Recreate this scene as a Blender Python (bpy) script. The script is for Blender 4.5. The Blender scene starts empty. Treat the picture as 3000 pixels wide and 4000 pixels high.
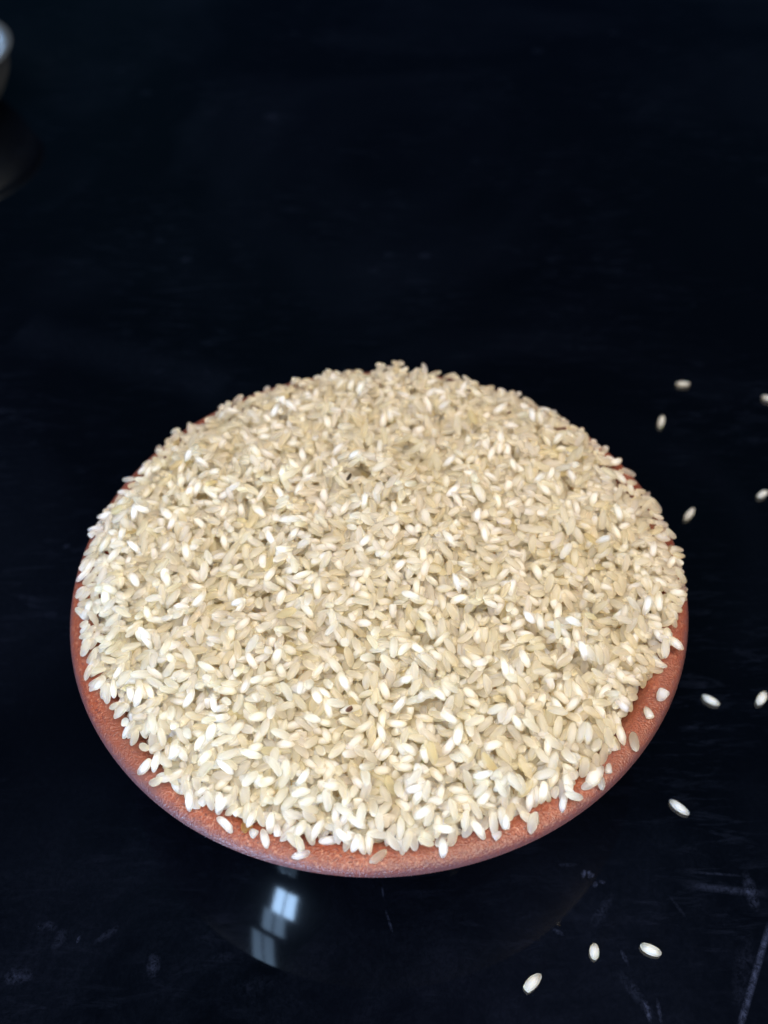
import bpy, math, random
import numpy as np
from mathutils import Matrix, Vector

random.seed(7)
rng = np.random.default_rng(11)
MM = 0.001
S = bpy.context.scene
C = S.collection

# ------------------------------------------------------------------ camera
RIM_Z = 46.0                       # height of the bowl's widest edge above the table, mm
PITCH, ROLL = math.radians(49.12), math.radians(-1.3286)
CAM = np.array([2.287, -186.93, RIM_Z + 246.1])
FPX = 2000 / math.tan(math.radians(27))
fw = np.array([0, math.cos(PITCH), -math.sin(PITCH)])
rt = np.array([1.0, 0, 0]); up = np.cross(rt, fw)
r2 = math.cos(ROLL) * rt + math.sin(ROLL) * up
u2 = -math.sin(ROLL) * rt + math.cos(ROLL) * up

cam_d = bpy.data.cameras.new('camera')
cam = bpy.data.objects.new('camera', cam_d); C.objects.link(cam)
M = Matrix.Identity(4)
for i in range(3):
    M[i][0], M[i][1], M[i][2], M[i][3] = r2[i], u2[i], -fw[i], CAM[i] * MM
cam.matrix_world = M
cam_d.sensor_fit = 'VERTICAL'; cam_d.sensor_height = 24
cam_d.lens = 12 / math.tan(math.radians(27))
cam_d.clip_start = 0.01; cam_d.clip_end = 20
cam_d.dof.use_dof = True
cam_d.dof.focus_distance = 0.272
cam_d.dof.aperture_fstop = 5.8
S.camera = cam

def at(u, v, z):
    """where the sight line through a point of the 3000x4000 photograph meets height z (mm)"""
    d = fw + r2 * (u - 1500) / FPX - u2 * (v - 2000) / FPX
    return CAM + d * (z - CAM[2]) / d[2]

# ------------------------------------------------------------------ world and lamps
w = bpy.data.worlds.new('World'); S.world = w; w.use_nodes = True
bg = w.node_tree.nodes['Background']
_n = w.node_tree.nodes.new('ShaderNodeTexNoise'); _n.inputs['Scale'].default_value = 2.2; _n.inputs['Detail'].default_value = 1.5
_c = w.node_tree.nodes.new('ShaderNodeTexCoord'); w.node_tree.links.new(_c.outputs['Generated'], _n.inputs['Vector'])
_r = w.node_tree.nodes.new('ShaderNodeValToRGB'); w.node_tree.links.new(_n.outputs['Fac'], _r.inputs[0])   # the dim room: dark navy with teal patches
_r.color_ramp.elements[0].position = 0.35; _r.color_ramp.elements[0].color = (0.05, 0.13, 0.62, 1)
_r.color_ramp.elements[1].position = 0.68; _r.color_ramp.elements[1].color = (0.12, 0.52, 1.0, 1)
w.node_tree.links.new(_r.outputs[0], bg.inputs['Color'])
bg.inputs['Strength'].default_value = 0.032

S.view_settings.view_transform = 'Standard'
S.view_settings.look = 'None'
S.view_settings.exposure = 0
S.view_settings.gamma = 1
S.cycles.max_bounces = 16; S.cycles.diffuse_bounces = 12; S.cycles.transmission_bounces = 12

def area(name, loc, target, sx, sy, radiance, color):
    d = bpy.data.lights.new(name, 'AREA'); d.shape = 'RECTANGLE'; d.size = sx; d.size_y = sy
    d.energy = radiance * math.pi * sx * sy; d.color = color
    o = bpy.data.objects.new(name, d); C.objects.link(o)
    o.location = loc
    o.rotation_euler = (Vector(target) - Vector(loc)).to_track_quat('-Z', 'Y').to_euler()
    return o

PW = 0.105; WD = 1.6                         # a window behind the camera, to its left; its upper lights stand further round
BLUE = (0.42, 0.66, 1.0)
for nm, az, z, h, L in (('window_pane', -34.5, 0.11, 0.29, 215), ('window_pane_dim', -37, 0.42, 0.32, 36), ('window_pane_upper', -40.5, 0.98, 0.58, 24)):
    az = math.radians(az)
    wc = Vector((math.sin(az) * WD, -math.cos(az) * WD, 0)); side = Vector((math.cos(az), math.sin(az), 0))
    for sgn in (-1, 1):
        q_ = side * sgn * PW * .55; p = wc + q_
        area(nm, (p.x, p.y, z), (q_.x, q_.y, z), PW * .92, h, L, BLUE)
# soft warm overhead fill as from a ceiling; added side lamps soften shadows, cooler window-side
area('ceiling_fill', (0.05, -0.48, 1.5), (0.05, -0.4799, 0), 1.0, 1.2, 10.4, (1.0, 0.90, 0.755))
area('ceiling_fill', (-0.80, -0.75, 1.45), (0, 0, 0.05), 0.8, 0.8, 7.0, (0.72, 0.86, 1.0))
area('ceiling_fill', (0.85, -0.50, 1.45), (0, 0, 0.05), 0.8, 0.8, 9.8, (1.0, 0.82, 0.60))

# ------------------------------------------------------------------ node helpers
class NT:
    def __init__(self, name):
        self.m = bpy.data.materials.new(name); self.m.use_nodes = True
        self.t = self.m.node_tree; self.p = self.t.nodes['Principled BSDF']
    def n(self, kind, **kw):
        x = self.t.nodes.new(kind)
        for k, v in kw.items(): setattr(x, k, v)
        return x
    def l(self, a, b): self.t.links.new(a, b)
    def math(self, op, a, b=None, c=None, clamp=False):
        x = self.n('ShaderNodeMath', operation=op, use_clamp=clamp)
        for i, v in enumerate((a, b, c)):
            if v is None: continue
            if isinstance(v, (int, float)): x.inputs[i].default_value = v
            else: self.l(v, x.inputs[i])
        return x.outputs[0]
    def mix(self, f, a, b):
        x = self.n('ShaderNodeMix', data_type='RGBA')
        for i, v in ((0, f), (6, a), (7, b)):
            if isinstance(v, (int, float)): x.inputs[i].default_value = v
            elif isinstance(v, tuple): x.inputs[i].default_value = (*v, 1)
            else: self.l(v, x.inputs[i])
        return x.outputs[2]
    def noise(self, scale, detail=2, rough=0.5, vec=None, dist=0):
        x = self.n('ShaderNodeTexNoise'); x.inputs['Scale'].default_value = scale
        x.inputs['Detail'].default_value = detail; x.inputs['Roughness'].default_value = rough
        x.inputs['Distortion'].default_value = dist
        if vec is not None: self.l(vec, x.inputs['Vector'])
        return x.outputs['Fac']
    def ramp(self, f, lo, hi):
        x = self.n('ShaderNodeMapRange', clamp=True)
        x.inputs[1].default_value = lo; x.inputs[2].default_value = hi
        self.l(f, x.inputs[0]); return x.outputs[0]

# ------------------------------------------------------------------ materials
def rice_material():
    k = NT('rice'); p = k.p
    a = k.n('ShaderNodeAttribute', attribute_name='tint')
    k.l(a.outputs['Color'], p.inputs['Base Color'])
    p.inputs['Roughness'].default_value = 0.45
    p.inputs['IOR'].default_value = 1.42
    p.inputs['Subsurface Weight'].default_value = 1.0
    k.l(k.math('MULTIPLY', a.outputs['Alpha'], 0.82), p.inputs['Transmission Weight'])
    p.inputs['Subsurface Radius'].default_value = (1.0, 0.85, 0.62)
    p.inputs['Subsurface Scale'].default_value = 0.005
    tr = k.n('ShaderNodeBsdfTranslucent'); k.l(k.mix(0.35, a.outputs['Color'], (1.0, 0.93, 0.75)), tr.inputs['Color'])
    mx = k.n('ShaderNodeMixShader'); mx.inputs[0].default_value = 0.50
    k.l(p.outputs[0], mx.inputs[1]); k.l(tr.outputs[0], mx.inputs[2])
    out = [n for n in k.t.nodes if n.type == 'OUTPUT_MATERIAL'][0]
    k.l(mx.outputs[0], out.inputs['Surface'])
    return k.m
RICE = rice_material()

def clay_material():
    k = NT('terracotta'); p = k.p
    tc = k.n('ShaderNodeTexCoord'); v = tc.outputs['Object']
    big = k.noise(45, 3, 0.6, v); fine = k.noise(1400, 3, 0.7, v); mid = k.noise(900, 3, 0.7, v)
    c = k.mix(k.ramp(big, 0.3, 0.7), (0.140, 0.027, 0.012), (0.205, 0.049, 0.022))
    c = k.mix(k.ramp(mid, 0.54, 0.62), c, (0.27, 0.11, 0.07))
    c = k.mix(k.ramp(fine, 0.47, 0.38), c, (0.08, 0.018, 0.015))
    c = k.mix(k.math('MULTIPLY', k.ramp(k.noise(22, 4, 0.7, v, 0.8), 0.42, 0.62), 0.55), c, (0.13, 0.045, 0.034))
    sz = k.n('ShaderNodeSeparateXYZ'); k.l(v, sz.inputs[0])      # mottled dark purple-brown band along the outer edge of the lip
    rad = k.math('SQRT', k.math('ADD', k.math('MULTIPLY', sz.outputs[0], sz.outputs[0]), k.math('MULTIPLY', sz.outputs[1], sz.outputs[1])))
    edge_band = k.math('ADD', rad, k.math('MULTIPLY', k.math('SUBTRACT', k.noise(700, 4, .8, v), .5), 0.006))
    edge_band = k.math('ADD', edge_band, k.math('MULTIPLY', k.math('SUBTRACT', k.noise(14, 2, .5, v), .5), 0.004))
    c = k.mix(k.math('MULTIPLY', k.ramp(edge_band, 0.0908, 0.0932), 0.8), c, (0.075, 0.040, 0.050))
    k.l(c, p.inputs['Base Color'])
    p.inputs['Roughness'].default_value = 0.36
    p.inputs['Specular IOR Level'].default_value = 0.4
    b = k.n('ShaderNodeBump'); b.inputs['Strength'].default_value = 0.9; b.inputs['Distance'].default_value = 0.0003
    h = k.math('ADD', k.noise(2000, 1, 0.5, v), k.math('MULTIPLY', mid, 0.35))
    k.l(h, b.inputs['Height']); k.l(b.outputs[0], p.inputs['Normal'])
    return k.m

def glaze_material():
    k = NT('dark_glaze'); p = k.p
    tc = k.n('ShaderNodeTexCoord'); v = tc.outputs['Object']
    c = k.mix(k.noise(30, 3, 0.5, v), (0.001, 0.002, 0.005), (0.002, 0.004, 0.012))
    k.l(c, p.inputs['Base Color'])
    p.inputs['Roughness'].default_value = 0.28
    p.inputs['Specular IOR Level'].default_value = 0.12
    p.inputs['Coat Weight'].default_value = 1.0; p.inputs['Coat Roughness'].default_value = 0.085; p.inputs['Coat IOR'].default_value = 2.0
    b = k.n('ShaderNodeBump'); b.inputs['Strength'].default_value = 0.2; b.inputs['Distance'].default_value = 0.001
    k.l(k.noise(60, 1, 0.5, v), b.inputs['Height']); k.l(b.outputs[0], p.inputs['Normal'])
    return k.m

def table_material():
    k = NT('polished_black_stone'); p = k.p
    tc = k.n('ShaderNodeTexCoord'); v = tc.outputs['Object']
    sp = k.n('ShaderNodeSeparateXYZ'); k.l(v, sp.inputs[0]); X, Y = sp.outputs[0], sp.outputs[1]
    warp = k.noise(260, 5, 0.8, v)
    eat = k.ramp(k.noise(650, 6, 0.8, v, 0.5), 0.40, 0.62)
    total = None
    def add(m):
        nonlocal total
        total = m if total is None else k.math('ADD', total, m)
    # wipe marks, crumbs of dust: (u, v in the photograph, half length, half width in mm, yaw, strength)
    marks = [(2280, 3413, 1.0, .6, 1.2, .55), (2308, 3420, .9, .6, .4, .5), (2300, 3408, .6, .4, .4, .45), (2325, 3455, .8, .5, .9, .4),
             (2352, 3445, .7, .5, 0, .3), (2220, 3378, 2.2, .5, 0, .18), (2932, 3480, 1.5, 4, 0, .22), (2440, 3740, 1.6, .5, -1.2, .28),
             (2180, 3640, 1.4, .5, -.6, .22), (232, 3668, 2.6, 1.3, 1.2, .10), (185, 3620, 2.2, 1.1, 0, .12), (70, 3810, 3.2, 1.8, .1, .16),
             (600, 3770, 1.4, 2.8, 0, .18), (1520, 3600, .35, 2.6, .3, .30), (1495, 3485, .25, 1.2, .1, .22), (2530, 3950, .6, 2.5, .1, .35),
             (2575, 3950, .5, 2.3, 0, .28), (2490, 3890, 5.5, 1.3, -1.0, .12), (420, 3650, 3.0, .9, .6, .12), (306, 3670, .35, .9, -.3, .45),
             (870, 3740, 2.5, 1.2, .1, .05), (1000, 3850, 5, 2, .1, .04), (2650, 3545, .4, 3, .5, .12), (2350, 3560, 5, 1.2, .9, .10),
             (570, 362, 3.5, 2.5, 0, .10), (1060, 455, 4.0, 3.4, 0, .13), (725, 1015, 2.6, 2.0, 0, .13), (1660, 998, 2.6, 2.2, 0, .10),
             (1515, 995, 2.2, 2.0, 0, .07), (1460, 1055, 2.2, 1.8, 0, .06), (2100, 198, 3.6, 3.2, 0, .10), (2400, 130, 3.4, 3, 0, .08),
             (620, 940, 2.8, 2, 0, .07), (260, 2135, 1.2, 1.0, 0, .15), (200, 2400, 2, 1.2, 0, .08), (2900, 3800, 9, 2.0, 1.2, .06)]
    for (u, vv, a, b, yaw, st) in marks:
        q = at(u, vv, 0) * MM
        dx = k.math('SUBTRACT', X, float(q[0])); dy = k.math('SUBTRACT', Y, float(q[1]))
        ca, sa = math.cos(yaw), math.sin(yaw)
        e1 = k.math('ADD', k.math('MULTIPLY', dx, ca / (a * MM)), k.math('MULTIPLY', dy, sa / (a * MM)))
        e2 = k.math('ADD', k.math('MULTIPLY', dx, -sa / (b * MM)), k.math('MULTIPLY', dy, ca / (b * MM)))
        d = k.math('ADD', k.math('MULTIPLY', e1, e1), k.math('MULTIPLY', e2, e2))
        d = k.math('ADD', d, k.math('MULTIPLY', warp, 3.6))
        add(k.math('MULTIPLY', k.math('MULTIPLY', k.ramp(d, 3.9, .7), eat), st * .42))
    # the long scratch at the near right corner and two fine hairlines
    def line(u0, v0, u1, v1, wmm, st, fade=1.0):
        q0 = at(u0, v0, 0) * MM; q1 = at(u1, v1, 0) * MM; d = (q1 - q0)[:2]; L = np.linalg.norm(d); d /= L
        dx = k.math('SUBTRACT', X, float(q0[0])); dy = k.math('SUBTRACT', Y, float(q0[1]))
        al = k.math('ADD', k.math('MULTIPLY', dx, float(d[0])), k.math('MULTIPLY', dy, float(d[1])))
        ac = k.math('ABSOLUTE', k.math('ADD', k.math('MULTIPLY', dx, float(-d[1])), k.math('MULTIPLY', dy, float(d[0]))))
        m = k.ramp(ac, wmm * MM, wmm * MM * 0.25)
        m = k.math('MULTIPLY', m, k.math('MULTIPLY', k.ramp(al, 0, 0.004), k.ramp(al, L, L - 0.006)))
        m = k.math('MULTIPLY', m, k.math('MULTIPLY_ADD', eat, 0.9, 0.2))
        add(k.math('MULTIPLY', m, st))
    line(2885, 4030, 3010, 3600, 1.1, .13)
    line(2700, 3460, 3010, 3495, 1.4, .05)
    line(2690, 3405, 2910, 3422, .5, .04)
    line(60, 1290, 900, 1510, 16.0, .008)
    # faint brushed smears
    mp = k.n('ShaderNodeMapping'); mp.inputs['Rotation'].default_value = (0, 0, 0.9); mp.inputs['Scale'].default_value = (1, 5, 1)
    k.l(v, mp.inputs[0])
    sm = k.ramp(k.noise(60, 6, 0.72, mp.outputs[0], 0.6), 0.52, 0.80)
    cl = k.ramp(k.noise(14, 3, 0.6, v), 0.42, 0.72)
    add(k.math('MULTIPLY', k.math('MULTIPLY', sm, cl), 0.04))
    near = k.ramp(Y, -0.02, -0.10)     # the near end of the table is handled most: a thin cloudy film of wiped dust
    film = k.ramp(k.noise(32, 5, 0.75, v, 1.2), 0.40, 0.72)
    add(k.math('MULTIPLY', k.math('MULTIPLY', near, film), k.math('MULTIPLY_ADD', eat, 0.010, 0.003)))
    add(k.math('MULTIPLY', k.ramp(k.noise(420, 5, 0.8, v), 0.55, 0.85), 0.005))
    add(k.math('MULTIPLY', k.math('MULTIPLY', k.ramp(k.noise(5.5, 3, 0.6, v, 0.8), 0.45, 0.68), k.math('MULTIPLY_ADD', k.noise(500, 3, .7, v), 1.0, .4)), 0.009))  # broad soft haze painted into the colour for the table's room reflections
    c = k.mix(total, (0.0004, 0.0007, 0.0016), (0.13, 0.17, 0.36))
    k.l(c, p.inputs['Base Color'])
    p.inputs['Roughness'].default_value = 0.04
    r = k.math('ADD', 0.035, k.math('MULTIPLY', total, 0.5)); k.l(r, p.inputs['Roughness'])
    p.inputs['IOR'].default_value = 1.5
    b = k.n('ShaderNodeBump'); b.inputs['Strength'].default_value = 0.06; b.inputs['Distance'].default_value = 0.001
    k.l(k.noise(25, 1, 0.4, v), b.inputs['Height']); k.l(b.outputs[0], p.inputs['Normal'])
    return k.m

def steel_material():
    k = NT('steel'); p = k.p
    p.inputs['Metallic'].default_value = 1; p.inputs['Base Color'].default_value = (0.50, 0.56, 0.62, 1)
    tc = k.n('ShaderNodeTexCoord')
    k.l(k.math('MULTIPLY_ADD', k.noise(300, 3, 0.5, tc.outputs['Object']), 0.10, 0.38), p.inputs['Roughness'])
    return k.m

# ------------------------------------------------------------------ mesh helpers
def mesh_from(name, V, F, mat, tint=None, smooth=True):
    me = bpy.data.meshes.new(name)
    me.from_pydata([tuple(x) for x in V], [], F); me.update()
    if smooth: me.polygons.foreach_set('use_smooth', [True] * len(me.polygons))
    me.materials.append(mat)
    if tint is not None:
        at_ = me.attributes.new('tint', 'FLOAT_COLOR', 'POINT')
        at_.data.foreach_set('color', np.asarray(tint, np.float32).ravel())
    return me

def spline(pts, sub=8):
    """Catmull-Rom through profile points"""
    P = [np.array(p, float) for p in pts]; P = [2 * P[0] - P[1]] + P + [2 * P[-1] - P[-2]]
    out = []
    for i in range(1, len(P) - 2):
        for t in np.linspace(0, 1, sub, endpoint=False):
            a, b, c, d = P[i - 1:i + 3]
            out.append(0.5 * ((2 * b) + (c - a) * t + (2 * a - 5 * b + 4 * c - d) * t * t + (3 * b - a - 3 * c + d) * t ** 3))
    out.append(P[-2]); return out

def lathe(name, prof, mat, seg=256, wob=0.0, parent=None, close=False):
    V, F = [], []; n = len(prof)
    for (r, z) in prof:
        for j in range(seg):
            t = 2 * math.pi * j / seg
            rr = r * (1 + wob * (math.sin(3 * t + 1) * .5 + math.sin(5 * t + 2) * .3 + math.sin(11 * t) * .12))
            V.append((rr * math.cos(t) * MM, rr * math.sin(t) * MM, (z + wob * 90 * math.sin(4 * t + .5) * r / 93) * MM))
    for i in range(n - 1 + (1 if close else 0)):
        for j in range(seg):
            a = i * seg + j; b = i * seg + (j + 1) % seg; i2 = (i + 1) % n
            F.append((a, b, i2 * seg + (j + 1) % seg, i2 * seg + j))
    me = mesh_from(name, V, F, mat)
    o = bpy.data.objects.new(name, me); C.objects.link(o)
    if parent: o.parent = parent
    return o

def tag(o, label=None, cat=None, group=None, kind=None):
    if label: o['label'] = label
    if cat: o['category'] = cat
    if group: o['group'] = group
    if kind: o['kind'] = kind

# ------------------------------------------------------------------ table
TV = [(-1.6, -0.135, 0), (1.6, -0.135, 0), (1.6, 2.0, 0), (-1.6, 2.0, 0), (-1.6, -0.135, -.03), (1.6, -0.135, -.03), (1.6, 2.0, -.03), (-1.6, 2.0, -.03)]
TF = [(0, 1, 2, 3), (7, 6, 5, 4), (0, 4, 5, 1), (1, 5, 6, 2), (2, 6, 7, 3), (3, 7, 4, 0)]
table = bpy.data.objects.new('table_top', mesh_from('table_top', TV, TF, table_material(), smooth=False)); C.objects.link(table)
tag(table, 'polished black table top with wipe marks and scratches', kind='structure')

# ------------------------------------------------------------------ bowl
LIP = [(93.0, 46.4), (92.4, 47.7), (91.0, 48.6), (88.8, 49.1), (86.4, 48.8), (84.4, 47.2), (82.6, 44.2), (80.0, 39.0), (74.0, 30.5), (60.0, 18.5), (35.0, 11.0), (2.0, 9.5)]
OUT = []
_r = 93.0; _z = 46.4
while _z > 3.2:                    # wall profile from its slope at each height
    OUT.append((_r, _z))
    _t = math.radians(np.interp(_z, [3, 10, 20, 29, 38, 46], [60, 46, 37, 31, 24, 20])); _r -= math.tan(_t) * 0.72; _z -= 0.72
OUT = OUT[::-1]; FOOT = OUT[0][0]; FZ = OUT[0][1]
bowl = bpy.data.objects.new('clay_bowl', None); C.objects.link(bowl); bowl.empty_display_size = .02
tag(bowl, 'shallow terracotta bowl with a rounded speckled rim, filled past its brim with rice', 'bowl')
CLAY = clay_material(); GLAZE = glaze_material()
WOB = 0.003
lathe('rim', spline(LIP), CLAY, wob=WOB, parent=bowl)
lathe('bowl_wall', OUT, GLAZE, wob=WOB, parent=bowl)
lathe('foot_ring', spline([(FOOT - 8, 5), (FOOT - 7, 1.2), (FOOT - 5.5, 0.1), (FOOT - 2, 0.1), (FOOT - .4, 1.0), (FOOT, FZ)], 4), GLAZE, wob=WOB, parent=bowl)
lipp = np.array(spline(LIP)); ii = np.argsort(lipp[:, 0])
def lip_z(r):                      # height of the bowl's inner surface and rim top at radius r
    q = lipp[3 * 8:]          # from the crest inward
    q = q[np.argsort(q[:, 0])]
    return np.interp(r, q[:, 0], q[:, 1])

# ------------------------------------------------------------------ steel bowl at the frame's left edge
steel = bpy.data.objects.new('steel_bowl', None); C.objects.link(steel)
tag(steel, 'small shiny steel bowl cut off by the left edge near the top corner', 'steel bowl')
STEEL = steel_material()
sb = lathe('bowl_wall', spline([(2, 1.2), (30, 1.2), (33, .2), (35, .2), (37, 2), (44, 9), (50, 19), (52.5, 28), (53, 32), (56, 34), (56, 35), (52.3, 34.3), (50.5, 28), (47, 19), (41, 9.5), (33, 4.0), (2, 3.0)], 5), STEEL, seg=128, parent=steel)
q = at(35, 200, 34)
steel.location = ((q[0] - 56) * MM, q[1] * MM, 0)

# ------------------------------------------------------------------ rice grains
NR, NS = 11, 12
def grain(a, b, c, p=2.2, q=.52, bend=0., cut=None, notch=0., col=(.8, .75, .6), chalk=0., c0=0., edge=(.8, .75, .6)):
    """one grain along x: half length a, half width b, half thickness c (mm); returns vertices, tints"""
    th = np.linspace(0, math.pi, NR + 2)[1:-1]
    s = -np.cos(th); s0, s1 = -1., 1.
    V, T = [], []
    if cut is not None:
        s = np.linspace(-1, cut, NR + 1)[1:]; s[:3] = [-.985, -.93, -.8]; s[-3:] = [cut - .10, cut - .02, cut]
        s1 = cut + .01
    def col_at(ss, wy, wz):          # colour, and how clear the grain is there (0 = opaque white core)
        m = chalk * math.exp(-((ss - c0) / .6) ** 4) * (1 - abs(wy) ** 2.5)
        return (*(np.array(edge) * (1 - m) + np.array((.945, .955, .97)) * m), 1 - m)
    ph = np.linspace(0, 2 * math.pi, NS, endpoint=False)
    for i, ss in enumerate(s):
        r = (1 - abs(ss) ** p) ** q
        if cut is not None and i == len(s) - 1: r *= .72
        if cut is not None and i == len(s) - 2: r *= .95
        for f in ph:
            cy, cz = math.cos(f), math.sin(f)
            y = abs(cy) ** .9 * (1 if cy > 0 else -1) * b * r; z = abs(cz) ** .9 * (1 if cz > 0 else -1) * c * r
            if notch and ss > .45 and cy > 0: y *= 1 - notch * (ss - .45) * 1.6
            V.append((ss * a, y + bend * (ss * ss - .3), z)); T.append(col_at(ss, cy, cz))
    V.append((s0 * a, bend * .7, 0)); T.append(col_at(-1, .8, 0))
    V.append((s1 * a, bend * (s1 * s1 - .3), 0)); T.append(col_at(s1, .5, 0))
    V = np.array(V); V[:, 0] -= (V[:, 0].max() + V[:, 0].min()) / 2
    return V, np.array(T)
def grain_faces():
    F = []
    for i in range(NR - 1):
        for j in range(NS):
            F.append((i * NS + j, i * NS + (j + 1) % NS, (i + 1) * NS + (j + 1) % NS, (i + 1) * NS + j))
    a, b = NR * NS, NR * NS + 1
    tri = []
    for j in range(NS):
        tri.append((a, (j + 1) % NS, j)); tri.append((b, (NR - 1) * NS + j, (NR - 1) * NS + (j + 1) % NS))
    return F, tri
QF, TF3 = grain_faces()

POOL = []                           # (verts, tint, a, b, c, kind)
CREAM = [(.975, .94, .845), (.97, .945, .865), (.98, .955, .885), (.975, .93, .82), (.975, .955, .90), (.965, .945, .89), (.97, .92, .79)]
for i in range(64):
    a = random.triangular(2.25, 3.25, 2.85); b = random.uniform(.99, 1.27); c = random.uniform(.74, .92)
    kw = dict(p=random.uniform(2.1, 2.7), q=random.uniform(.43, .55), bend=random.uniform(-.3, .4), notch=random.choice([0, .3, .6]))
    e = random.choice(CREAM)
    if i < 30: kind = 'cream'; ch = random.choice([0, 0, .1, .25])
    elif i < 44: kind = 'cored'; ch = random.uniform(.7, 1.)
    elif i < 51: kind = 'chalk'; ch = 1.0; e = (.94, .94, .93)
    elif i < 61: kind = 'broken'; ch = random.choice([0, .3, .7])
    else: kind = 'yellow'; ch = 0; e = (.90, .80, .56) if i == 61 else (.93, .87, .66)
    if kind == 'broken': kw['cut'] = random.uniform(-.2, .6)
    if kind == 'chalk': b *= .95
    V, T = grain(a, b, c, edge=e, chalk=ch, c0=random.uniform(-.25, .25), **kw)
    POOL.append((V, T, (V[:, 0].max() - V[:, 0].min()) / 2, b, c, kind))
SHARE = {'cream': .55, 'cored': .24, 'chalk': .06, 'broken': .14, 'yellow': .01}
WT = np.array([SHARE[p[5]] / sum(q[5] == p[5] for q in POOL) for p in POOL]); WT /= WT.sum()

# --- laying the grains: a height map of what already lies there, each grain comes to rest on it
G = 0.45; N = 440; half = N * G / 2
gx = (np.arange(N) + .5) * G - half
GX, GY = np.meshgrid(gx, gx, indexing='ij'); GR = np.hypot(GX, GY); GA = np.degrees(np.arctan2(GY, GX))
H = np.where(GR < 88.8, lip_z(GR), np.where(GR < 93, 49.1 - (np.clip(GR - 89, 0, 9) ** 2) * .12, -5))
EDGE = [(-180, 91.5), (-163.7, 89.4), (-153.3, 90.4), (-149.6, 89), (-146.2, 86.3), (-142.9, 88), (-141.2, 89), (-138.5, 88.6), (-136.0, 87.4), (-130.9, 90.2), (-126.0, 90.2), (-121.3, 90.4), (-116.4, 87.8), (-111.5, 88.6),
        (-106.1, 89.0), (-96.2, 88.4), (-92.6, 89.4), (-89.2, 87.5), (-85.1, 90.0), (-80.9, 89.4), (-76.1, 88.2), (-74.2, 90.0), (-66.8, 87.8), (-60.0, 88.8), (-53.9, 88.8), (-51.7, 90), (-47.3, 88.3),
        (-44.3, 89.0), (-41.4, 86.5), (-38.1, 84.6), (-31.0, 84.6), (-26.2, 87.2), (-21.9, 89.4), (-15.8, 89.6), (-8, 92.5), (20, 92.5), (34, 92.5), (60, 92.5), (120, 92.5), (145, 92.5), (170, 92), (180, 91.5)]
ea = np.array(EDGE); RE = np.interp(GA, ea[:, 0], ea[:, 1]) + .5 * np.sin(np.radians(GA) * 37) * np.sin(np.radians(GA) * 11 + 1)
u = np.clip(1 - (GR / RE) ** 2, 0, 1)
bump = (np.sin(GX * .075 + 1.2) * np.cos(GY * .06 + .4) * 1.3 + np.sin(GX * .16 + GY * .13) * .35 + np.sin(GX * .03 - GY * .21 + 2) * .3)
TARGET = 49.3 + 13.5 * u ** 1.0 + bump * np.clip(u * 4, 0, 1) * np.clip((95 - GY) / 60, .25, 1) - 0.9 * np.clip((GY - 20) / 50, 0, 1) * np.clip(u * 6, .4, 1)
TARGET = np.where(GR < RE - 1.2, TARGET, -50)
BED = TARGET - 5.2
H = np.where(GR < RE - 6, np.maximum(H, BED), H)
IDM = -np.ones((N, N), int)
slopes = np.linspace(-.85, .85, 15)

placed = []
def settle(x, y, pi, yaws, jit=.07, squash=.74):
    V, T, a, b, c, kind = POOL[pi]
    best = None
    R = int(a / G) + 2
    ci, cj = int((x + half) / G), int((y + half) / G)
    if ci - R < 0 or cj - R < 0 or ci + R >= N or cj + R >= N: return None
    sl = np.s_[ci - R:ci + R + 1, cj - R:cj + R + 1]
    hx, hy, hh = GX[sl] - x, GY[sl] - y, H[sl]
    for yaw in yaws:
        ca, sa = math.cos(yaw), math.sin(yaw)
        s = hx * ca + hy * sa; t = -hx * sa + hy * ca
        e = 1 - np.abs(s / a) ** 2.2 - (t / b) ** 2
        m = e > 0
        s_, h_ = s[m], hh[m]; th = c * np.sqrt(e[m]) * squash
        z0 = (h_[None] - slopes[:, None] * s_[None] + th[None]).max(1)
        k = int(z0.argmin())
        if best is None or z0[k] < best[0]: best = (z0[k], slopes[k], yaw, m, s, s_, th, h_)
    z0, b_, yaw, m, s, s_, th, h_ = best
    b_ += random.gauss(0, jit); z0 = (h_ - b_ * s_ + th).max()
    return z0, b_, yaw, sl, m, s_, th
def place(x, y, pi, fit, idx=None):
    z0, b_, yaw, sl, m, s_, th = fit
    hh = H[sl]; top = z0 + b_ * s_ + th; old = hh[m]
    hh[m] = np.maximum(old, top); H[sl] = hh
    im = IDM[sl]; v = im[m]; v[top > old] = len(placed); im[m] = v; IDM[sl] = im
    placed.append([x, y, z0, b_, yaw, pi, random.uniform(-.5, .5)])

# rows of reference points where the heap still lacks height
inside = np.argwhere(TARGET > 0)
it = 0; fails = 0
while it < 14000 and fails < 60:
    it += 1
    pick = inside[rng.integers(0, len(inside), 14)]
    df = TARGET[pick[:, 0], pick[:, 1]] - H[pick[:, 0], pick[:, 1]]
    k = df.argmax()
    if df[k] < 0.95: fails += 1; continue
    fails = 0
    i, j = pick[k]; x, y = GX[i, j] + random.uniform(-.2, .2), GY[i, j] + random.uniform(-.2, .2)
    pi = int(rng.choice(len(POOL), p=WT))
    y0 = random.uniform(0, math.pi)
    rr = math.hypot(x, y)
    if rr > 84:                      # near the brim grains slide outward and point down the slope
        y0 = math.atan2(y, x) + random.gauss(0, .8)
    ft = settle(x, y, pi, (y0, y0 + .35, y0 - .35))
    if ft is None: continue
    # the grain must not tip over the rim
    ex = rr + POOL[pi][2] * abs(math.cos(ft[2] - math.atan2(y, x)))
    if rr > 83 and ft[0] > 53.5: continue
    if ex > (94.0 if y < 30 else 95.2): continue
    place(x, y, pi, ft)
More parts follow.
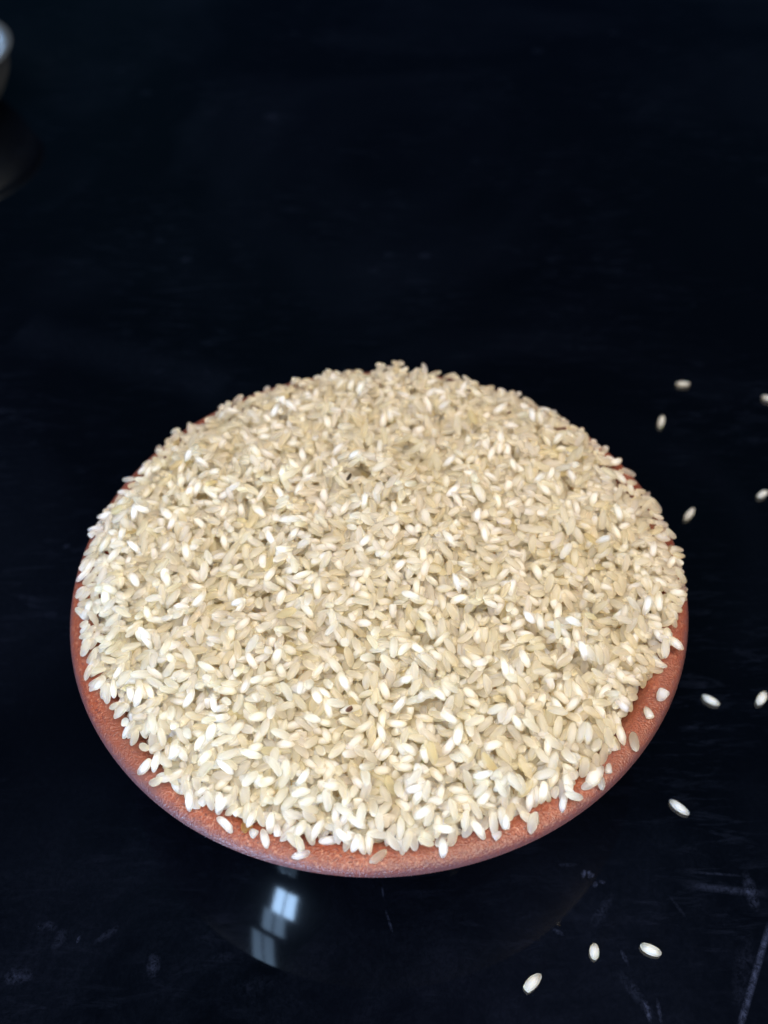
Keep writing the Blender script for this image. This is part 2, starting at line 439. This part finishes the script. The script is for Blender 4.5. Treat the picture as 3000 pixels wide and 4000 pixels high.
# a last loose scatter on top
for k_ in range(160):
    i, j = inside[rng.integers(0, len(inside))]; x, y = GX[i, j], GY[i, j]
    if math.hypot(x, y) > 80: continue
    pi = int(rng.choice(len(POOL), p=WT)); y0 = random.uniform(0, math.pi)
    ft = settle(x, y, pi, (y0,), jit=.15)
    if ft: place(x, y, pi, ft)
for k_ in range(26):                # single grains that slid out onto the clay lip
    t_ = math.radians(random.choice([random.uniform(-158, -20), random.uniform(-135, -45)])); rr = random.uniform(88.3, 91.0)
    x, y = rr * math.cos(t_), rr * math.sin(t_); pi = int(rng.choice(len(POOL), p=WT))
    ft = settle(x, y, pi, (t_ + random.gauss(0, .9),))
    if ft and rr + POOL[pi][2] * abs(math.cos(ft[2] - t_)) < 92.6: place(x, y, pi, ft)
print('grains', len(placed), 'loops', it)

def frame(x, y, z, b_, yaw, roll):
    ax = np.array([math.cos(yaw), math.sin(yaw), b_]); ax /= np.linalg.norm(ax)
    sd = np.cross([0, 0, 1], ax); sd /= np.linalg.norm(sd); nm = np.cross(ax, sd)
    s2 = sd * math.cos(roll) + nm * math.sin(roll); n2 = -sd * math.sin(roll) + nm * math.cos(roll)
    return np.stack([ax, s2, n2], 1), np.array([x, y, z])

# the grains that show largest, each an object; the others one mass
ids, cnt = np.unique(IDM[IDM >= 0], return_counts=True)
score = {}
for i, n in zip(ids, cnt):
    x, y, z = placed[i][:3]; d = (np.array([x, y, z]) - CAM) @ fw
    score[i] = min(n, 55) * (FPX / d) ** 2 if n > 22 else 0
NEAR = set(sorted(score, key=score.get, reverse=True)[:286])

pool_mesh = []
for V, T, a, b, c, kind in POOL:
    pool_mesh.append(mesh_from('rice_grain', V * MM, QF + TF3, RICE, T))
KINDS = {'cream': 'translucent creamy', 'cored': 'milky-cored', 'chalk': 'opaque chalk-white', 'broken': 'short broken', 'yellow': 'yellowed'}
def describe(kind, x, y, yaw):
    yaw = math.degrees(yaw) % 180
    way = 'lying crosswise' if yaw < 25 or yaw > 155 else 'pointing towards the viewer' if 65 < yaw < 115 else 'slanting up to the right' if yaw < 90 else 'slanting up to the left'
    side = 'far left' if x < -55 else 'left' if x < -20 else 'middle' if x < 20 else 'right' if x < 55 else 'far right'
    edge = 'front edge of the heap' if math.hypot(x, y) > 80 else 'near slope of the heap'
    return f'{KINDS[kind]} rice grain {way}, {side} {edge}', f'{KINDS[kind]} rice grains {way}, {side} {edge}'
def grain_object(me, x, y, z, b_, yaw, roll, label, group=None, name='rice_grain', cat='rice grain'):
    R_, P_ = frame(x, y, z, b_, yaw, roll)
    o = bpy.data.objects.new(name, me); C.objects.link(o)
    m = Matrix.Identity(4)
    for i in range(3):
        for j in range(3): m[i][j] = R_[i, j]
        m[i][3] = P_[i] * MM
    o.matrix_world = m
    tag(o, label, cat, group); return o

VV, TT, QQ, T3 = [], [], [], []; off = 0
qf = np.array(QF); tf = np.array(TF3)
for n, (x, y, z, b_, yaw, pi, roll) in enumerate(placed):
    if n in NEAR:
        k = POOL[pi][5]
        grain_object(pool_mesh[pi], x, y, z, b_, yaw, roll, *describe(k, x, y, yaw)); continue
    R_, P_ = frame(x, y, z, b_, yaw, roll)
    V = POOL[pi][0] * rng.uniform(.94, 1.05); T = POOL[pi][1].copy()
    T[:, :3] *= rng.uniform(.965, 1.01) * np.array([1, rng.uniform(.985, 1.0), rng.uniform(.94, 1.05)]); T = np.minimum(T, .99)
    VV.append(V @ R_.T + P_); TT.append(T); QQ.append(qf + off); T3.append(tf + off); off += len(V)
# bed under the top layers, part of the same mass
bi = np.arange(0, N, 5)
bz = np.where(GR < RE - 6, BED, 40)[::5, ::5] - 1.0; br = GR[::5, ::5]
bv = np.stack([GX[::5, ::5], GY[::5, ::5], np.where(br < 84, bz, 40)], -1); nb = len(bi)
ok = (br < 83)
bq = [(off + i * nb + j, off + (i + 1) * nb + j, off + (i + 1) * nb + j + 1, off + i * nb + j + 1)
      for i in range(nb - 1) for j in range(nb - 1) if ok[i, j] and ok[i + 1, j] and ok[i, j + 1] and ok[i + 1, j + 1]]
VV.append(bv.reshape(-1, 3)); TT.append(np.tile([.93, .82, .60, 0.], (nb * nb, 1)))
VV = np.concatenate(VV) * MM; TT = np.concatenate(TT)
QQ = np.concatenate(QQ + [np.array(bq)]); T3 = np.concatenate(T3)
me = bpy.data.meshes.new('rice_heap')
nq, nt = len(QQ), len(T3)
me.vertices.add(len(VV)); me.vertices.foreach_set('co', VV.astype(np.float32).ravel())
me.loops.add(nq * 4 + nt * 3); me.loops.foreach_set('vertex_index', np.concatenate([QQ.ravel(), T3.ravel()]).astype(np.int32))
me.polygons.add(nq + nt)
me.polygons.foreach_set('loop_start', np.concatenate([np.arange(nq) * 4, nq * 4 + np.arange(nt) * 3]).astype(np.int32))
me.update(calc_edges=True); me.validate()
me.polygons.foreach_set('use_smooth', np.ones(len(me.polygons), bool))
ta = me.attributes.new('tint', 'FLOAT_COLOR', 'POINT'); ta.data.foreach_set('color', TT.astype(np.float32).ravel())
me.materials.append(RICE)
heap = bpy.data.objects.new('rice_heap', me); C.objects.link(heap)
tag(heap, 'mass of creamy white rice heaped in the clay bowl, beyond and beneath the nearest grains', 'rice', kind='stuff')

# ------------------------------------------------------------------ loose grains on the table, each with its own look and place
def loose(u0, v0, u1, v1, zc, label, kind='cream', wmul=1., cut=None, edge=(.95, .93, .86), chalk=.8, b_=0., name='rice_grain', cat='rice grain', group='stray rice grains scattered on the black table', notch=0., bb=1.25):
    p0, p1 = at(u0, v0, zc), at(u1, v1, zc)
    d = p1 - p0; L = np.linalg.norm(d); c = (p0 + p1) / 2
    V, T = grain(L / 2, bb * wmul, .95, cut=cut, edge=edge, chalk=chalk, notch=notch, bend=.1)
    if cut is not None: V[:, 0] *= (L / 2) / ((V[:, 0].max() - V[:, 0].min()) / 2)
    me = mesh_from(name, V * MM, QF + TF3, RICE, T)
    return grain_object(me, c[0], c[1], zc, b_, math.atan2(d[1], d[0]), 0, label, group, name, cat)
GREY = (.93, .92, .88)
loose(2615, 3125, 2692, 3182, .95, 'slender pale rice grain alone on the table beside the bowl\'s lower right', edge=(.93, .94, .95))
loose(2322, 3684, 2322, 3750, .95, 'short upright rice grain between the lowest grain and the plump sideways one', chalk=.8, bb=1.35)
loose(2500, 3692, 2584, 3728, .95, 'plump rice grain lying sideways on the table, nearest the long scratch', bb=1.5)
loose(2112, 3804, 2052, 3868, .95, 'slanting rice grain with a chipped end, lowest of the grains on the table', cut=.8, bb=1.5)
loose(2640, 1499, 2696, 1500, .95, 'blurred rice grain lying level on the table, farthest one fully in view', edge=GREY)
loose(2975, 1548, 3024, 1564, .95, 'blurred rice grain cut by the right edge, highest of all', edge=GREY)
loose(2577, 1670, 2590, 1622, .95, 'blurred stubby rice grain on the table behind the right part of the heap', edge=GREY)
loose(2960, 1942, 2998, 1918, .95, 'small round blurred rice grain at the right edge, right of the tilted one', edge=GREY, bb=1.3)
loose(2676, 2030, 2712, 1984, .95, 'blurred rice grain tilted up to the right, close beside the bowl\'s right rim', edge=GREY)
loose(2742, 2716, 2812, 2754, .95, 'slim pointed rice grain tilted down to the right, level with the bowl\'s bare right rim', edge=(.93, .95, .92))
loose(2960, 2752, 2992, 2702, .95, 'oval rice grain at the right edge beside the slim pointed one', edge=(.93, .95, .92), chalk=.9, bb=1.45)
# strays on the rim
RG = 'odd grains lying on the bowl rim'
loose(2573, 2738, 2596, 2697, 49.9, 'small white triangular chip of rice alone on the right rim of the bowl', cut=.1, edge=(.86, .85, .86), chalk=.9, group=RG, bb=1.6)
loose(2470, 2858, 2485, 2936, 49.8, 'smooth translucent rice grain lying apart on the bare lower right rim', edge=(.82, .75, .64), chalk=0., group=RG, bb=1.3)
loose(2352, 2990, 2302, 3062, 51.0, 'large bright white cracked rice grain at the heap\'s lower right edge', cut=.7, edge=(.88, .89, .92), chalk=1., notch=.8, group=RG, bb=1.75)
loose(2346, 3030, 2352, 3086, 50.0, 'thin pale rice splinter poking out beneath the large white cracked grain', edge=(.80, .77, .72), chalk=.1, group=RG, bb=1.0)
loose(948, 3212, 972, 3240, 49.9, 'amber orange rice fragment on the lower left rim under the heap\'s edge', cut=.2, edge=(.62, .33, .09), chalk=0., group=RG, bb=1.5)
loose(975, 3242, 1000, 3262, 49.9, 'small squarish white chip of rice beside the amber fragment', cut=.0, edge=(.84, .84, .83), chalk=.5, group=RG, bb=1.2)

# bits of husk caught in the heap
def on_heap(u_, v_):
    z = 58.
    for _ in range(12):
        q = at(u_, v_, z); z = H[int((q[0] + half) / G), int((q[1] + half) / G)] + .3
    return z
def bit(u0, v0, u1, v1, label, col, wd, cut=None):
    zc = on_heap((u0 + u1) / 2, (v0 + v1) / 2)
    loose(u0, v0, u1, v1, zc, label, edge=col, chalk=0., bb=wd, cut=cut, name='husk_fragment', cat='husk', group=None)
bit(1354, 1874, 1373, 1852, 'tiny black husk sliver in the upper middle of the rice heap', (.02, .012, .01), .35)
bit(1350, 2778, 1376, 2764, 'dark reddish brown husk bit in the middle of the rice heap', (.10, .022, .012), .5, .4)
bit(908, 2984, 926, 2990, 'small orange brown husk speck in the lower left part of the rice heap', (.45, .15, .04), .5, .3)
